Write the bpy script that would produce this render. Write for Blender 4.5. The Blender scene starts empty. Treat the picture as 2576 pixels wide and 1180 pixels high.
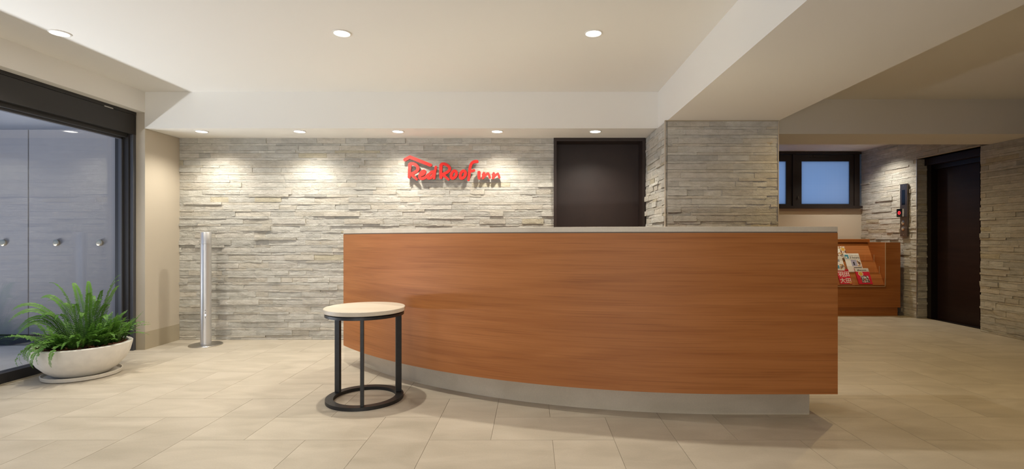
import bpy, math, random
import numpy as np
from mathutils import Vector, Matrix

scene = bpy.context.scene
C = scene.collection
PI = math.pi

# ------------------------------------------------------------------ camera
F_PX, EYE = 1250.0, 1.05
cam_d = bpy.data.cameras.new('camera')
cam = bpy.data.objects.new('camera', cam_d)
C.objects.link(cam)
cam.location = (0, 0, EYE)
cam.rotation_euler = (PI / 2, 0, 0)
cam_d.sensor_fit = 'HORIZONTAL'
cam_d.sensor_width = 36.0
cam_d.lens = 36.0 * F_PX / 2576.0
cam_d.shift_x = -49.0 / 2576.0
cam_d.shift_y = 8.0 / 2576.0
cam_d.clip_start = 0.05
scene.camera = cam

# ------------------------------------------------------------------ world (dusk sky)
w = bpy.data.worlds.new('dusk')
scene.world = w
w.use_nodes = True
bg = w.node_tree.nodes['Background']
bg.inputs[0].default_value = (0.27, 0.46, 0.86, 1)
bg.inputs[1].default_value = 0.75

# ------------------------------------------------------------------ exposure
vs = scene.view_settings
vs.view_transform = 'Standard'
vs.look = 'None'
vs.exposure = 0.0
vs.gamma = 1.0
vs.use_curve_mapping = False

# lamp powers (watts), the lamps themselves are built with their fixtures
P_CEIL, P_REAR, P_SOFFIT, P_CORR, P_GROUND, P_GROUND_FILL = 100.0, 21.0, 46.0, 62.0, 178.0, 165.0
WARM = (1.0, 0.94, 0.83)
WARM2 = (1.0, 0.74, 0.36)
COOL = (0.92, 0.96, 1.0)

# ------------------------------------------------------------------ helpers
def tag(o, label=None, cat=None, group=None, kind=None):
    if label: o['label'] = label
    if cat: o['category'] = cat
    if group: o['group'] = group
    if kind: o['kind'] = kind
    return o

def empty(name, loc=(0, 0, 0), rz=0.0, label=None, cat=None, group=None, kind=None):
    o = bpy.data.objects.new(name, None)
    C.objects.link(o)
    o.location = loc
    o.rotation_euler = (0, 0, rz)
    o.empty_display_size = 0.1
    return tag(o, label, cat, group, kind)

class MB:
    def __init__(s):
        s.v = []; s.f = []; s.m = []
    def add(s, verts, faces, mi=0):
        b = len(s.v)
        s.v += [tuple(p) for p in verts]
        s.f += [tuple(i + b for i in f) for f in faces]
        s.m += [mi] * len(faces)
        return s
    def box(s, x0, x1, y0, y1, z0, z1, mi=0):
        v = [(x0, y0, z0), (x1, y0, z0), (x1, y1, z0), (x0, y1, z0), (x0, y0, z1), (x1, y0, z1), (x1, y1, z1), (x0, y1, z1)]
        f = [(3, 2, 1, 0), (4, 5, 6, 7), (0, 1, 5, 4), (1, 2, 6, 5), (2, 3, 7, 6), (3, 0, 4, 7)]
        return s.add(v, f, mi)
    def prism(s, poly, z0, z1, mi=0):
        n = len(poly)
        v = [(x, y, z0) for x, y in poly] + [(x, y, z1) for x, y in poly]
        f = [tuple(range(n - 1, -1, -1)), tuple(range(n, 2 * n))]
        f += [(i, (i + 1) % n, n + (i + 1) % n, n + i) for i in range(n)]
        return s.add(v, f, mi)
    def prism_x(s, poly, x0, x1, mi=0):          # polygon in (y, z), swept along x
        n = len(poly)
        v = [(x0, y, z) for y, z in poly] + [(x1, y, z) for y, z in poly]
        f = [tuple(range(n)), tuple(range(2 * n - 1, n - 1, -1))]
        f += [(n + i, n + (i + 1) % n, (i + 1) % n, i) for i in range(n)]
        return s.add(v, f, mi)
    def lathe(s, prof, n=48, cx=0, cy=0, mi=0):   # prof: (r, z), closed on the axis where r = 0
        v = []; ids = []
        for r, z in prof:
            if r < 1e-6:
                ids.append([len(v)] * n); v.append((cx, cy, z))
            else:
                ids.append(list(range(len(v), len(v) + n)))
                v += [(cx + r * math.cos(2 * PI * k / n), cy + r * math.sin(2 * PI * k / n), z) for k in range(n)]
        f = []
        for a, b in zip(ids[:-1], ids[1:]):
            for k in range(n):
                q = [a[k], a[(k + 1) % n], b[(k + 1) % n], b[k]]
                q2 = []
                for i in q:
                    if i not in q2: q2.append(i)
                if len(q2) > 2: f.append(tuple(q2))
        return s.add(v, f, mi)
    def build(s, name, mat, parent=None, smooth=False, bevel=0.0, seg=2):
        me = bpy.data.meshes.new(name)
        me.from_pydata(s.v, [], s.f)
        mats = mat if isinstance(mat, (list, tuple)) else [mat]
        for m in mats: me.materials.append(m)
        if len(mats) > 1: me.polygons.foreach_set('material_index', s.m)
        if smooth: me.polygons.foreach_set('use_smooth', [True] * len(me.polygons))
        me.update()
        o = bpy.data.objects.new(name, me)
        C.objects.link(o)
        if parent: o.parent = parent
        if bevel > 0:
            md = o.modifiers.new('bevel', 'BEVEL'); md.width = bevel; md.segments = seg; md.limit_method = 'ANGLE'
            md.harden_normals = False
        if smooth and bevel == 0:
            pass
        return o

def sharp(o, deg=35):
    """smooth shading with hard edges kept"""
    me = o.data
    me.polygons.foreach_set('use_smooth', [True] * len(me.polygons))
    me.set_sharp_from_angle(angle=math.radians(deg))
    return o

# ------------------------------------------------------------------ materials
def mat(name):
    m = bpy.data.materials.new(name)
    m.use_nodes = True
    nt = m.node_tree
    return m, nt, nt.nodes['Principled BSDF']

def N(nt, t, **kw):
    n = nt.nodes.new(t)
    for k, v in kw.items():
        setattr(n, k, v)
    return n

def plain(name, col, rough=0.5, metal=0.0, spec=0.5, grain=0.0, gscale=60, bump=0.0):
    m, nt, b = mat(name)
    b.inputs['Base Color'].default_value = (*col, 1)
    b.inputs['Roughness'].default_value = rough
    b.inputs['Metallic'].default_value = metal
    b.inputs['Specular IOR Level'].default_value = spec
    if grain or bump:
        g = N(nt, 'ShaderNodeNewGeometry')
        n = N(nt, 'ShaderNodeTexNoise')
        n.inputs['Scale'].default_value = gscale
        n.inputs['Detail'].default_value = 4
        nt.links.new(g.outputs['Position'], n.inputs['Vector'])
        if grain:
            r = N(nt, 'ShaderNodeValToRGB')
            r.color_ramp.elements[0].position = 0.3
            r.color_ramp.elements[1].position = 0.7
            r.color_ramp.elements[0].color = (*[c * (1 - grain) for c in col], 1)
            r.color_ramp.elements[1].color = (*[min(1, c * (1 + grain)) for c in col], 1)
            nt.links.new(n.outputs['Fac'], r.inputs['Fac'])
            nt.links.new(r.outputs['Color'], b.inputs['Base Color'])
        if bump:
            bp = N(nt, 'ShaderNodeBump')
            bp.inputs['Strength'].default_value = bump
            bp.inputs['Distance'].default_value = 0.002
            nt.links.new(n.outputs['Fac'], bp.inputs['Height'])
            nt.links.new(bp.outputs['Normal'], b.inputs['Normal'])
    return m

def emit(name, col, st):
    m, nt, b = mat(name)
    b.inputs['Base Color'].default_value = (*col, 1)
    b.inputs['Emission Color'].default_value = (*col, 1)
    b.inputs['Emission Strength'].default_value = st
    return m

def wood(name, c0, c1, c2, rough=0.38, mult=1.0, axis='z'):
    """veneer with the grain running horizontally"""
    m, nt, b = mat(name)
    L = nt.links.new
    g = N(nt, 'ShaderNodeNewGeometry')
    mp = N(nt, 'ShaderNodeMapping')
    mp.inputs['Scale'].default_value = (0.55, 0.55, 9.0)
    L(g.outputs['Position'], mp.inputs['Vector'])
    n1 = N(nt, 'ShaderNodeTexNoise')
    n1.inputs['Scale'].default_value = 1.6; n1.inputs['Detail'].default_value = 5; n1.inputs['Distortion'].default_value = 0.9
    L(mp.outputs['Vector'], n1.inputs['Vector'])
    mp2 = N(nt, 'ShaderNodeMapping')
    mp2.inputs['Scale'].default_value = (1.3, 1.3, 150.0)
    L(g.outputs['Position'], mp2.inputs['Vector'])
    n2 = N(nt, 'ShaderNodeTexNoise')
    n2.inputs['Scale'].default_value = 1.5; n2.inputs['Detail'].default_value = 6; n2.inputs['Distortion'].default_value = 0.35
    L(mp2.outputs['Vector'], n2.inputs['Vector'])
    r1 = N(nt, 'ShaderNodeValToRGB')
    e = r1.color_ramp.elements
    e[0].position, e[1].position = 0.34, 0.66
    e[0].color, e[1].color = (*c0, 1), (*c2, 1)
    k = e.new(0.5); k.color = (*c1, 1)
    L(n1.outputs['Fac'], r1.inputs['Fac'])
    r2 = N(nt, 'ShaderNodeValToRGB')
    r2.color_ramp.elements[0].position, r2.color_ramp.elements[1].position = 0.28, 0.5
    r2.color_ramp.elements[0].color, r2.color_ramp.elements[1].color = (0.70, 0.66, 0.62, 1), (1, 1, 1, 1)
    L(n2.outputs['Fac'], r2.inputs['Fac'])
    mx = N(nt, 'ShaderNodeMix', data_type='RGBA', blend_type='MULTIPLY')
    mx.inputs['Factor'].default_value = 0.85
    L(r1.outputs['Color'], mx.inputs[6]); L(r2.outputs['Color'], mx.inputs[7])
    L(mx.outputs[2], b.inputs['Base Color'])
    b.inputs['Roughness'].default_value = rough
    b.inputs['Specular IOR Level'].default_value = 0.35
    return m

def stone_mat(name, attr):
    m, nt, b = mat(name)
    L = nt.links.new
    at = N(nt, 'ShaderNodeAttribute'); at.attribute_name = attr
    g = N(nt, 'ShaderNodeNewGeometry')
    mp = N(nt, 'ShaderNodeMapping'); mp.inputs['Scale'].default_value = (1, 1, 2.2)
    L(g.outputs['Position'], mp.inputs['Vector'])
    n1 = N(nt, 'ShaderNodeTexNoise'); n1.inputs['Scale'].default_value = 14; n1.inputs['Detail'].default_value = 8; n1.inputs['Roughness'].default_value = 0.62
    L(mp.outputs['Vector'], n1.inputs['Vector'])
    r = N(nt, 'ShaderNodeValToRGB')
    r.color_ramp.elements[0].position, r.color_ramp.elements[1].position = 0.28, 0.72
    r.color_ramp.elements[0].color, r.color_ramp.elements[1].color = (0.80, 0.79, 0.76, 1), (1.08, 1.08, 1.08, 1)
    L(n1.outputs['Fac'], r.inputs['Fac'])
    mx = N(nt, 'ShaderNodeMix', data_type='RGBA', blend_type='MULTIPLY'); mx.inputs['Factor'].default_value = 1
    L(at.outputs['Color'], mx.inputs[6]); L(r.outputs['Color'], mx.inputs[7])
    n4 = N(nt, 'ShaderNodeTexNoise'); n4.inputs['Scale'].default_value = 5.5; n4.inputs['Detail'].default_value = 5; n4.inputs['Roughness'].default_value = 0.7
    L(g.outputs['Position'], n4.inputs['Vector'])
    r4 = N(nt, 'ShaderNodeMapRange'); r4.inputs['From Min'].default_value = 0.67; r4.inputs['From Max'].default_value = 0.76; r4.inputs['To Max'].default_value = 0.6
    L(n4.outputs['Fac'], r4.inputs['Value'])
    m4 = N(nt, 'ShaderNodeMix', data_type='RGBA'); m4.inputs[7].default_value = (0.60, 0.43, 0.20, 1)      # iron stains in the stone
    L(r4.outputs['Result'], m4.inputs['Factor']); L(mx.outputs[2], m4.inputs[6])
    L(m4.outputs[2], b.inputs['Base Color'])
    b.inputs['Roughness'].default_value = 0.82
    b.inputs['Specular IOR Level'].default_value = 0.25
    n2 = N(nt, 'ShaderNodeTexNoise'); n2.inputs['Scale'].default_value = 38; n2.inputs['Detail'].default_value = 9; n2.inputs['Roughness'].default_value = 0.68
    n2.inputs['Distortion'].default_value = 0.7
    mp2 = N(nt, 'ShaderNodeMapping'); mp2.inputs['Scale'].default_value = (1, 1, 1.5); mp2.inputs['Rotation'].default_value = (0.2, 0.5, 0.3)
    L(g.outputs['Position'], mp2.inputs['Vector']); L(mp2.outputs['Vector'], n2.inputs['Vector'])
    bp = N(nt, 'ShaderNodeBump'); bp.inputs['Strength'].default_value = 1.0; bp.inputs['Distance'].default_value = 0.011
    L(n2.outputs['Fac'], bp.inputs['Height']); L(bp.outputs['Normal'], b.inputs['Normal'])
    return m

def limestone(name, c0, c1, rough=0.45, rnd=0.10, vein=0.0, scale=2.4):
    m, nt, b = mat(name)
    L = nt.links.new
    g = N(nt, 'ShaderNodeNewGeometry')
    oi = N(nt, 'ShaderNodeObjectInfo')
    off = N(nt, 'ShaderNodeVectorMath', operation='ADD')
    sc = N(nt, 'ShaderNodeVectorMath', operation='SCALE'); sc.inputs['Scale'].default_value = 37.0
    cmb = N(nt, 'ShaderNodeCombineXYZ')
    L(oi.outputs['Random'], cmb.inputs[0]); L(oi.outputs['Random'], cmb.inputs[1])
    L(cmb.outputs[0], sc.inputs[0]); L(g.outputs['Position'], off.inputs[0]); L(sc.outputs[0], off.inputs[1])
    mp = N(nt, 'ShaderNodeMapping'); mp.inputs['Scale'].default_value = (1.0, 2.6, 2.6)
    L(off.outputs[0], mp.inputs['Vector'])
    n1 = N(nt, 'ShaderNodeTexNoise'); n1.inputs['Scale'].default_value = scale; n1.inputs['Detail'].default_value = 7; n1.inputs['Distortion'].default_value = 0.8
    L(mp.outputs['Vector'], n1.inputs['Vector'])
    r = N(nt, 'ShaderNodeValToRGB')
    r.color_ramp.elements[0].position, r.color_ramp.elements[1].position = 0.3, 0.68
    r.color_ramp.elements[0].color, r.color_ramp.elements[1].color = (*c0, 1), (*c1, 1)
    L(n1.outputs['Fac'], r.inputs['Fac'])
    n3 = N(nt, 'ShaderNodeTexNoise'); n3.inputs['Scale'].default_value = 120; n3.inputs['Detail'].default_value = 3
    L(g.outputs['Position'], n3.inputs['Vector'])
    mr3 = N(nt, 'ShaderNodeMapRange'); mr3.inputs['To Min'].default_value = 0.92; mr3.inputs['To Max'].default_value = 1.08
    L(n3.outputs['Fac'], mr3.inputs['Value'])
    mr = N(nt, 'ShaderNodeMapRange'); mr.inputs['To Min'].default_value = 1 - rnd; mr.inputs['To Max'].default_value = 1 + rnd * 0.6
    L(oi.outputs['Random'], mr.inputs['Value'])
    mul = N(nt, 'ShaderNodeMath', operation='MULTIPLY')
    L(mr.outputs['Result'], mul.inputs[0]); L(mr3.outputs['Result'], mul.inputs[1])
    s2 = N(nt, 'ShaderNodeVectorMath', operation='SCALE')
    L(r.outputs['Color'], s2.inputs[0]); L(mul.outputs[0], s2.inputs['Scale'])
    L(s2.outputs[0], b.inputs['Base Color'])
    b.inputs['Roughness'].default_value = rough
    b.inputs['Specular IOR Level'].default_value = 0.3
    return m

def glass(name, tint=(1, 1, 1), refl=1.0, rough=0.0):
    m = bpy.data.materials.new(name); m.use_nodes = True
    nt = m.node_tree; nt.nodes.clear(); L = nt.links.new
    out = N(nt, 'ShaderNodeOutputMaterial')
    tr = N(nt, 'ShaderNodeBsdfTransparent'); tr.inputs[0].default_value = (*tint, 1)
    gl = N(nt, 'ShaderNodeBsdfGlossy'); gl.inputs['Roughness'].default_value = rough
    lw = N(nt, 'ShaderNodeLayerWeight'); lw.inputs['Blend'].default_value = 0.5
    pw = N(nt, 'ShaderNodeMath', operation='POWER'); pw.inputs[1].default_value = 5
    L(lw.outputs['Facing'], pw.inputs[0])
    mu = N(nt, 'ShaderNodeMath', operation='MULTIPLY_ADD'); mu.inputs[1].default_value = 0.96 * refl; mu.inputs[2].default_value = 0.04 * refl
    L(pw.outputs[0], mu.inputs[0])
    mx = N(nt, 'ShaderNodeMixShader')
    L(mu.outputs[0], mx.inputs[0]); L(tr.outputs[0], mx.inputs[1]); L(gl.outputs[0], mx.inputs[2])
    L(mx.outputs[0], out.inputs[0])
    return m

M = {}
M['paint'] = plain('paint_cream', (0.81, 0.785, 0.73), 0.75, spec=0.2, bump=0.04, gscale=220)
M['paint_tan'] = plain('paint_beige_paper', (0.52, 0.455, 0.36), 0.8, spec=0.2, bump=0.12, gscale=180)
M['skirting'] = plain('skirting_tan', (0.40, 0.34, 0.24), 0.6, spec=0.3)
M['tile'] = limestone('tile_beige', (0.425, 0.370, 0.285), (0.535, 0.470, 0.372), 0.45, rnd=0.06)
M['tile_out'] = limestone('tile_grey_outside', (0.42, 0.38, 0.33), (0.52, 0.48, 0.43), 0.6)
M['grout'] = plain('grout', (0.34, 0.29, 0.215), 0.9)
M['stone'] = stone_mat('ledge_stone', 'col')
M['stone_core'] = plain('stone_backing', (0.20, 0.18, 0.145), 0.9)
M['wood'] = wood('counter_veneer', (0.385, 0.132, 0.031), (0.43, 0.155, 0.039), (0.475, 0.177, 0.048), rough=0.5)
M['wood_rack'] = wood('rack_veneer', (0.36, 0.122, 0.028), (0.41, 0.145, 0.036), (0.46, 0.172, 0.046), rough=0.5)
M['slab'] = limestone('worktop_stone', (0.60, 0.525, 0.41), (0.70, 0.625, 0.51), 0.4, rnd=0.0)
M['plinth'] = limestone('plinth_stone', (0.58, 0.50, 0.36), (0.68, 0.59, 0.44), 0.5, rnd=0.0)
M['black'] = plain('black_steel', (0.017, 0.016, 0.015), 0.42, spec=0.5, grain=0.25, gscale=40)
M['frame_dark'] = plain('dark_bronze', (0.022, 0.019, 0.017), 0.45, spec=0.4)
M['frame_side'] = plain('dark_grey_jamb', (0.06, 0.06, 0.066), 0.4)
M['frame_brown'] = plain('dark_brown_window', (0.018, 0.011, 0.009), 0.4)
M['door'] = plain('door_dark_brown', (0.022, 0.0105, 0.0075), 0.55, grain=0.12, gscale=8)
M['door_frame'] = plain('door_frame_brown', (0.024, 0.013, 0.009), 0.5)
M['lift'] = wood('lift_laminate', (0.014, 0.006, 0.006), (0.018, 0.008, 0.0075), (0.022, 0.010, 0.009), rough=0.45)
M['lift_dark'] = plain('lift_frame', (0.008, 0.005, 0.005), 0.4)
M['silver'] = plain('brushed_silver', (0.62, 0.61, 0.60), 0.38, metal=0.75)
M['steel'] = plain('steel', (0.55, 0.52, 0.47), 0.28, metal=1.0)
M['brass'] = plain('satin_brass', (0.62, 0.50, 0.33), 0.3, metal=1.0)
M['red'] = plain('sign_red', (0.86, 0.036, 0.028), 0.4, spec=0.3)
M['red_edge'] = plain('sign_dark_red_edge', (0.22, 0.008, 0.010), 0.5)
M['concrete'] = plain('white_cast_stone', (0.74, 0.705, 0.64), 0.65, grain=0.05, gscale=22, bump=0.15)
M['saucer'] = plain('cream_saucer', (0.66, 0.61, 0.52), 0.45)
M['mulch'] = plain('bark_mulch', (0.075, 0.026, 0.014), 0.9, grain=0.6, gscale=45, bump=0.8)
M['bark'] = plain('bark_chip', (0.15, 0.055, 0.027), 0.9, grain=0.4, gscale=60)
M['lamp'] = emit('lamp_lens', (1.0, 0.95, 0.86), 9.0)
M['trim'] = plain('lamp_trim', (0.78, 0.75, 0.69), 0.4)
M['wall_out'] = plain('outside_wall_grey', (0.36, 0.34, 0.33), 0.8, grain=0.05, gscale=3)
M['panel_out'] = plain('outside_grey_panel', (0.25, 0.235, 0.235), 0.6, spec=0.3)
M['dark_out'] = plain('outside_dark_base', (0.035, 0.034, 0.036), 0.5)
M['glass'] = glass('window_glass', (0.97, 0.98, 1.0), 1.7)
M['acrylic'] = glass('clear_acrylic', (0.97, 0.95, 0.92), 1.0)
M['acrylic_edge'] = plain('acrylic_edge', (0.62, 0.46, 0.30), 0.3)
M['plate'] = plain('lift_plate_steel', (0.16, 0.13, 0.12), 0.3, metal=0.8)
M['display'] = plain('lift_display', (0.004, 0.005, 0.008), 0.15)
M['chrome'] = plain('chrome', (0.75, 0.73, 0.70), 0.2, metal=1.0)
M['red_led'] = emit('red_led', (1.0, 0.03, 0.04), 2.5)
M['white_led'] = emit('white_led', (0.7, 0.8, 1.0), 4.0)
M['paper'] = plain('paper_white', (0.78, 0.76, 0.72), 0.5)
M['paper_red'] = plain('paper_red', (0.62, 0.02, 0.045), 0.4)
M['ink'] = plain('ink_black', (0.02, 0.02, 0.022), 0.5)
M['ink_white'] = plain('ink_white', (0.8, 0.78, 0.74), 0.5)
M['ink_grey'] = plain('ink_grey', (0.30, 0.30, 0.33), 0.5)
M['ink_blue'] = plain('ink_blue', (0.06, 0.30, 0.45), 0.5)
M['ink_gold'] = plain('ink_gold', (0.65, 0.36, 0.05), 0.5)
M['ink_lilac'] = plain('ink_lilac', (0.40, 0.38, 0.50), 0.5)

def collage(name, cols, scale):
    m, nt, b = mat(name)
    g = N(nt, 'ShaderNodeTexCoord'); v = N(nt, 'ShaderNodeTexVoronoi'); v.inputs['Scale'].default_value = scale
    nt.links.new(g.outputs['Object'], v.inputs['Vector'])
    sp = N(nt, 'ShaderNodeSeparateColor'); nt.links.new(v.outputs['Color'], sp.inputs[0])
    r = N(nt, 'ShaderNodeValToRGB'); r.color_ramp.interpolation = 'CONSTANT'
    e = r.color_ramp.elements
    e[0].color = (*cols[0], 1); e[1].position = 1.0 / len(cols); e[1].color = (*cols[1], 1)
    for i, c in enumerate(cols[2:]):
        k = e.new((i + 2) / len(cols)); k.color = (*c, 1)
    nt.links.new(sp.outputs[0], r.inputs['Fac']); nt.links.new(r.outputs['Color'], b.inputs['Base Color'])
    b.inputs['Roughness'].default_value = 0.5
    return m
M['photo_food'] = collage('printed_photos', [(0.7, 0.66, 0.6), (0.25, 0.06, 0.03), (0.08, 0.05, 0.04), (0.55, 0.35, 0.12), (0.75, 0.72, 0.7), (0.3, 0.2, 0.15)], 70)
M['photo_street'] = collage('printed_street', [(0.5, 0.55, 0.6), (0.04, 0.05, 0.05), (0.3, 0.28, 0.2), (0.7, 0.68, 0.62), (0.12, 0.14, 0.12), (0.55, 0.08, 0.08)], 75)

# frosted wired pane
m = bpy.data.materials.new('frosted_wired_glass'); m.use_nodes = True
nt = m.node_tree; b = nt.nodes['Principled BSDF']; nt.nodes.remove(b)
tl = N(nt, 'ShaderNodeBsdfTranslucent')
g = N(nt, 'ShaderNodeNewGeometry')
mp = N(nt, 'ShaderNodeMapping'); mp.inputs['Rotation'].default_value = (0, PI / 4, 0)
ck = N(nt, 'ShaderNodeTexChecker'); ck.inputs['Scale'].default_value = 110
ck.inputs['Color1'].default_value = (0.88, 0.90, 0.92, 1); ck.inputs['Color2'].default_value = (0.98, 0.98, 0.98, 1)
nt.links.new(g.outputs['Position'], mp.inputs['Vector']); nt.links.new(mp.outputs['Vector'], ck.inputs['Vector'])
nt.links.new(ck.outputs['Color'], tl.inputs['Color'])
gl = N(nt, 'ShaderNodeBsdfGlossy'); gl.inputs['Roughness'].default_value = 0.25
mx = N(nt, 'ShaderNodeMixShader'); mx.inputs[0].default_value = 0.04
nt.links.new(tl.outputs[0], mx.inputs[1]); nt.links.new(gl.outputs[0], mx.inputs[2])
nt.links.new(mx.outputs[0], nt.nodes['Material Output'].inputs[0])
M['frosted'] = m

def leaf_mat(name, c0, c1):
    m, nt, b = mat(name)
    g = N(nt, 'ShaderNodeNewGeometry'); n = N(nt, 'ShaderNodeTexNoise'); n.inputs['Scale'].default_value = 9
    nt.links.new(g.outputs['Position'], n.inputs['Vector'])
    at = N(nt, 'ShaderNodeAttribute'); at.attribute_name = 'tip'
    ad = N(nt, 'ShaderNodeMath', operation='MULTIPLY_ADD'); ad.inputs[1].default_value = 0.55
    nt.links.new(n.outputs['Fac'], ad.inputs[0]); nt.links.new(at.outputs['Fac'], ad.inputs[2])
    r = N(nt, 'ShaderNodeValToRGB')
    r.color_ramp.elements[0].position, r.color_ramp.elements[1].position = 0.25, 1.05
    r.color_ramp.elements[0].color, r.color_ramp.elements[1].color = (*c0, 1), (*c1, 1)
    nt.links.new(ad.outputs[0], r.inputs['Fac']); nt.links.new(r.outputs['Color'], b.inputs['Base Color'])
    b.inputs['Roughness'].default_value = 0.45
    out = nt.nodes['Material Output']
    t = N(nt, 'ShaderNodeBsdfTranslucent'); nt.links.new(r.outputs['Color'], t.inputs['Color'])
    mx = N(nt, 'ShaderNodeMixShader'); mx.inputs[0].default_value = 0.3
    nt.links.new(b.outputs[0], mx.inputs[1]); nt.links.new(t.outputs[0], mx.inputs[2]); nt.links.new(mx.outputs[0], out.inputs[0])
    return m
M['leaf'] = leaf_mat('fern_leaf', (0.010, 0.042, 0.008), (0.135, 0.30, 0.040))
M['stem'] = plain('fern_stem', (0.10, 0.16, 0.03), 0.6)

# ------------------------------------------------------------------ main dimensions (metres)
XW = -3.78           # glazed wall plane on the window side
YB = 5.107           # face of the stone wall behind the counter
XR = 5.02            # face of the stone wall with the lift
ZC = 2.415           # high ceiling
ZS = 2.073           # underside of soffits and beams
YR = -2.2            # rear of the room, behind the camera

def struct(name, mb, m, label, parent=None, bevel=0.0):
    o = mb.build(name, m, parent, bevel=bevel)
    if parent is None: tag(o, label, None, None, 'structure')
    return o

# ------------------------------------------------------------------ ceiling and soffits
struct('ceiling', MB().box(-4.0, 5.5, YR, 7.9, ZC, ZC + 0.12), M['paint'], 'cream painted flat ceiling of the lobby')
struct('ceiling_soffit', MB().box(-3.62, 1.187, 4.65, 5.35, ZS, ZC), M['paint'], 'low cream soffit with a row of downlights over the stone wall')
struct('ceiling_bulkhead', MB().box(-3.95, -3.616, YR, 4.65, 2.222, ZC), M['paint'], 'cream bulkhead running above the dark window header')
struct('ceiling_beam', MB().box(1.187, 2.160, YR, 5.40, ZS, ZC), M['paint'], 'wide cream ceiling beam running out to the stone pillar')
struct('ceiling_crossbeam', MB().box(2.160, 5.4, 4.90, 5.45, ZS, ZC), M['paint'], 'cream beam crossing the corridor in front of the lift')
struct('ceiling_corridor', MB().box(2.160, 5.4, 5.45, 7.9, 2.36, ZC), M['paint'], 'cream ceiling of the lift corridor by the frosted window')

# ------------------------------------------------------------------ floor: herringbone of 2:1 tiles
floor = struct('floor', MB().box(-3.86, 5.5, YR, 7.9, -0.12, -0.0035), M['grout'], 'floor of beige stone tiles laid in a herringbone pattern')
CW, RH = 0.3204, 0.329
X0, Y0 = -2.134, 2.577
GAP = 0.0010
def tile_rect(kind, c, r):
    x0 = X0 + c * CW; y0 = Y0 + r * RH
    x1 = x0 + CW * (2 if kind == 'h' else 1); y1 = y0 + RH * (1 if kind == 'h' else 2)
    return x0, x1, y0, y1
FX0, FX1, FY0, FY1 = -3.765, XR + 0.25, YR, 7.56
tiles = []
for r in range(-17, 18):
    for c in range(-10, 28):
        if (c - r - 2) % 4 == 0: tiles.append(('h', c, r))
        if (c - r - 1) % 4 == 0: tiles.append(('v', c, r))
def clip(rc):
    x0, x1, y0, y1 = rc
    return max(x0, FX0), min(x1, FX1), max(y0, FY0), min(y1, FY1)
tile_me = {}
for kd in 'hv':
    wx, wy = (2 * CW, RH) if kd == 'h' else (CW, 2 * RH)
    mb = MB().box(GAP, wx - GAP, GAP, wy - GAP, -0.006, 0)
    o = mb.build('tile', M['tile'], floor); tile_me[kd] = o.data
    bpy.data.objects.remove(o)
rest = MB(); n_t = 0
for kd, c, r in tiles:
    rc = tile_rect(kd, c, r); cl = clip(rc)
    if cl[1] - cl[0] < 0.01 or cl[3] - cl[2] < 0.01: continue
    seen = cl[3] > 2.12 and cl[2] < 6.9 and abs(0.5 * (cl[0] + cl[1])) < 1.12 * cl[3] + 0.2
    behind = cl[2] > 4.45 and -0.9 < cl[0] and cl[1] < 2.3       # behind the counter and the pillar
    if not seen or behind:
        rest.box(cl[0] + GAP, cl[1] - GAP, cl[2] + GAP, cl[3] - GAP, -0.006, 0)
        continue
    n_t += 1
    if cl == rc:
        o = bpy.data.objects.new('tile', tile_me[kd]); C.objects.link(o); o.parent = floor
        o.location = (rc[0], rc[2], 0)
    else:
        MB().box(cl[0] + GAP, cl[1] - GAP, cl[2] + GAP, cl[3] - GAP, -0.006, 0).build('tile', M['tile'], floor)
print('tiles', n_t)
o = rest.build('floor_tiling', M['tile'], floor); tag(o, kind='stuff')

# ------------------------------------------------------------------ split-face stone cladding
STONE_PAL = [(p[0] * 1.06, p[1] * 1.06, p[2] * 1.08) for p in [(0.58, 0.55, 0.48), (0.56, 0.54, 0.475), (0.60, 0.58, 0.51), (0.53, 0.51, 0.45), (0.55, 0.515, 0.435), (0.57, 0.55, 0.485), (0.50, 0.485, 0.43), (0.58, 0.54, 0.455)]]
def make_stones(rng, W, z0, z1, proud, zref=None):
    """stones as (u0, u1, z0, z1, depth, colour) filling a W wide strip"""
    out = []
    zt = ZS if zref is None else zref
    hr = random.Random(77)
    rows = []
    z = zt; k = 0
    while z > -0.01:
        h = hr.uniform(0.047, 0.056) if k % 2 == 0 else hr.uniform(0.021, 0.028)
        rows.append((z - h, z)); z -= h; k += 1
    # courses above the reference line
    z = zt
    while z < 2.45:
        h = 0.05 if k % 2 == 0 else 0.025
        rows.append((z, z + h)); z += h; k += 1
    for a, bz in rows:
        a2, b2 = max(a, z0), min(bz, z1)
        if b2 - a2 < 0.006: continue
        thin = (bz - a) < 0.035
        u = -rng.uniform(0, 0.2)
        while u < W:
            ln = rng.uniform(0.11, 0.40) if not thin else rng.uniform(0.14, 0.50)
            u0, u1 = max(u, 0), min(u + ln, W)
            if W - u1 < 0.05: u1 = W
            u = u1 if u1 > u else u + ln
            if u1 - u0 < 0.015: continue
            low = 1.0 if b2 < 1.55 else 0.55
            pm = 0.5 * (proud[0] + proud[1])
            d = pm + (rng.uniform(*proud) - pm) * (1.0 if low == 1.0 else 0.5)
            if rng.random() < (0.2 if low == 1.0 else 0.06): d += rng.uniform(0.004, 0.012)
            p = rng.choice(STONE_PAL); t = rng.gauss(1.0, 0.045)
            col = [min(0.8, max(0.05, q * t)) for q in p]
            q = rng.random()
            if q < 0.02: col = [0.55 * t, 0.50 * t, 0.38 * t]
            out.append((u0, u1, a2, b2, d, col))
    return out

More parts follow.
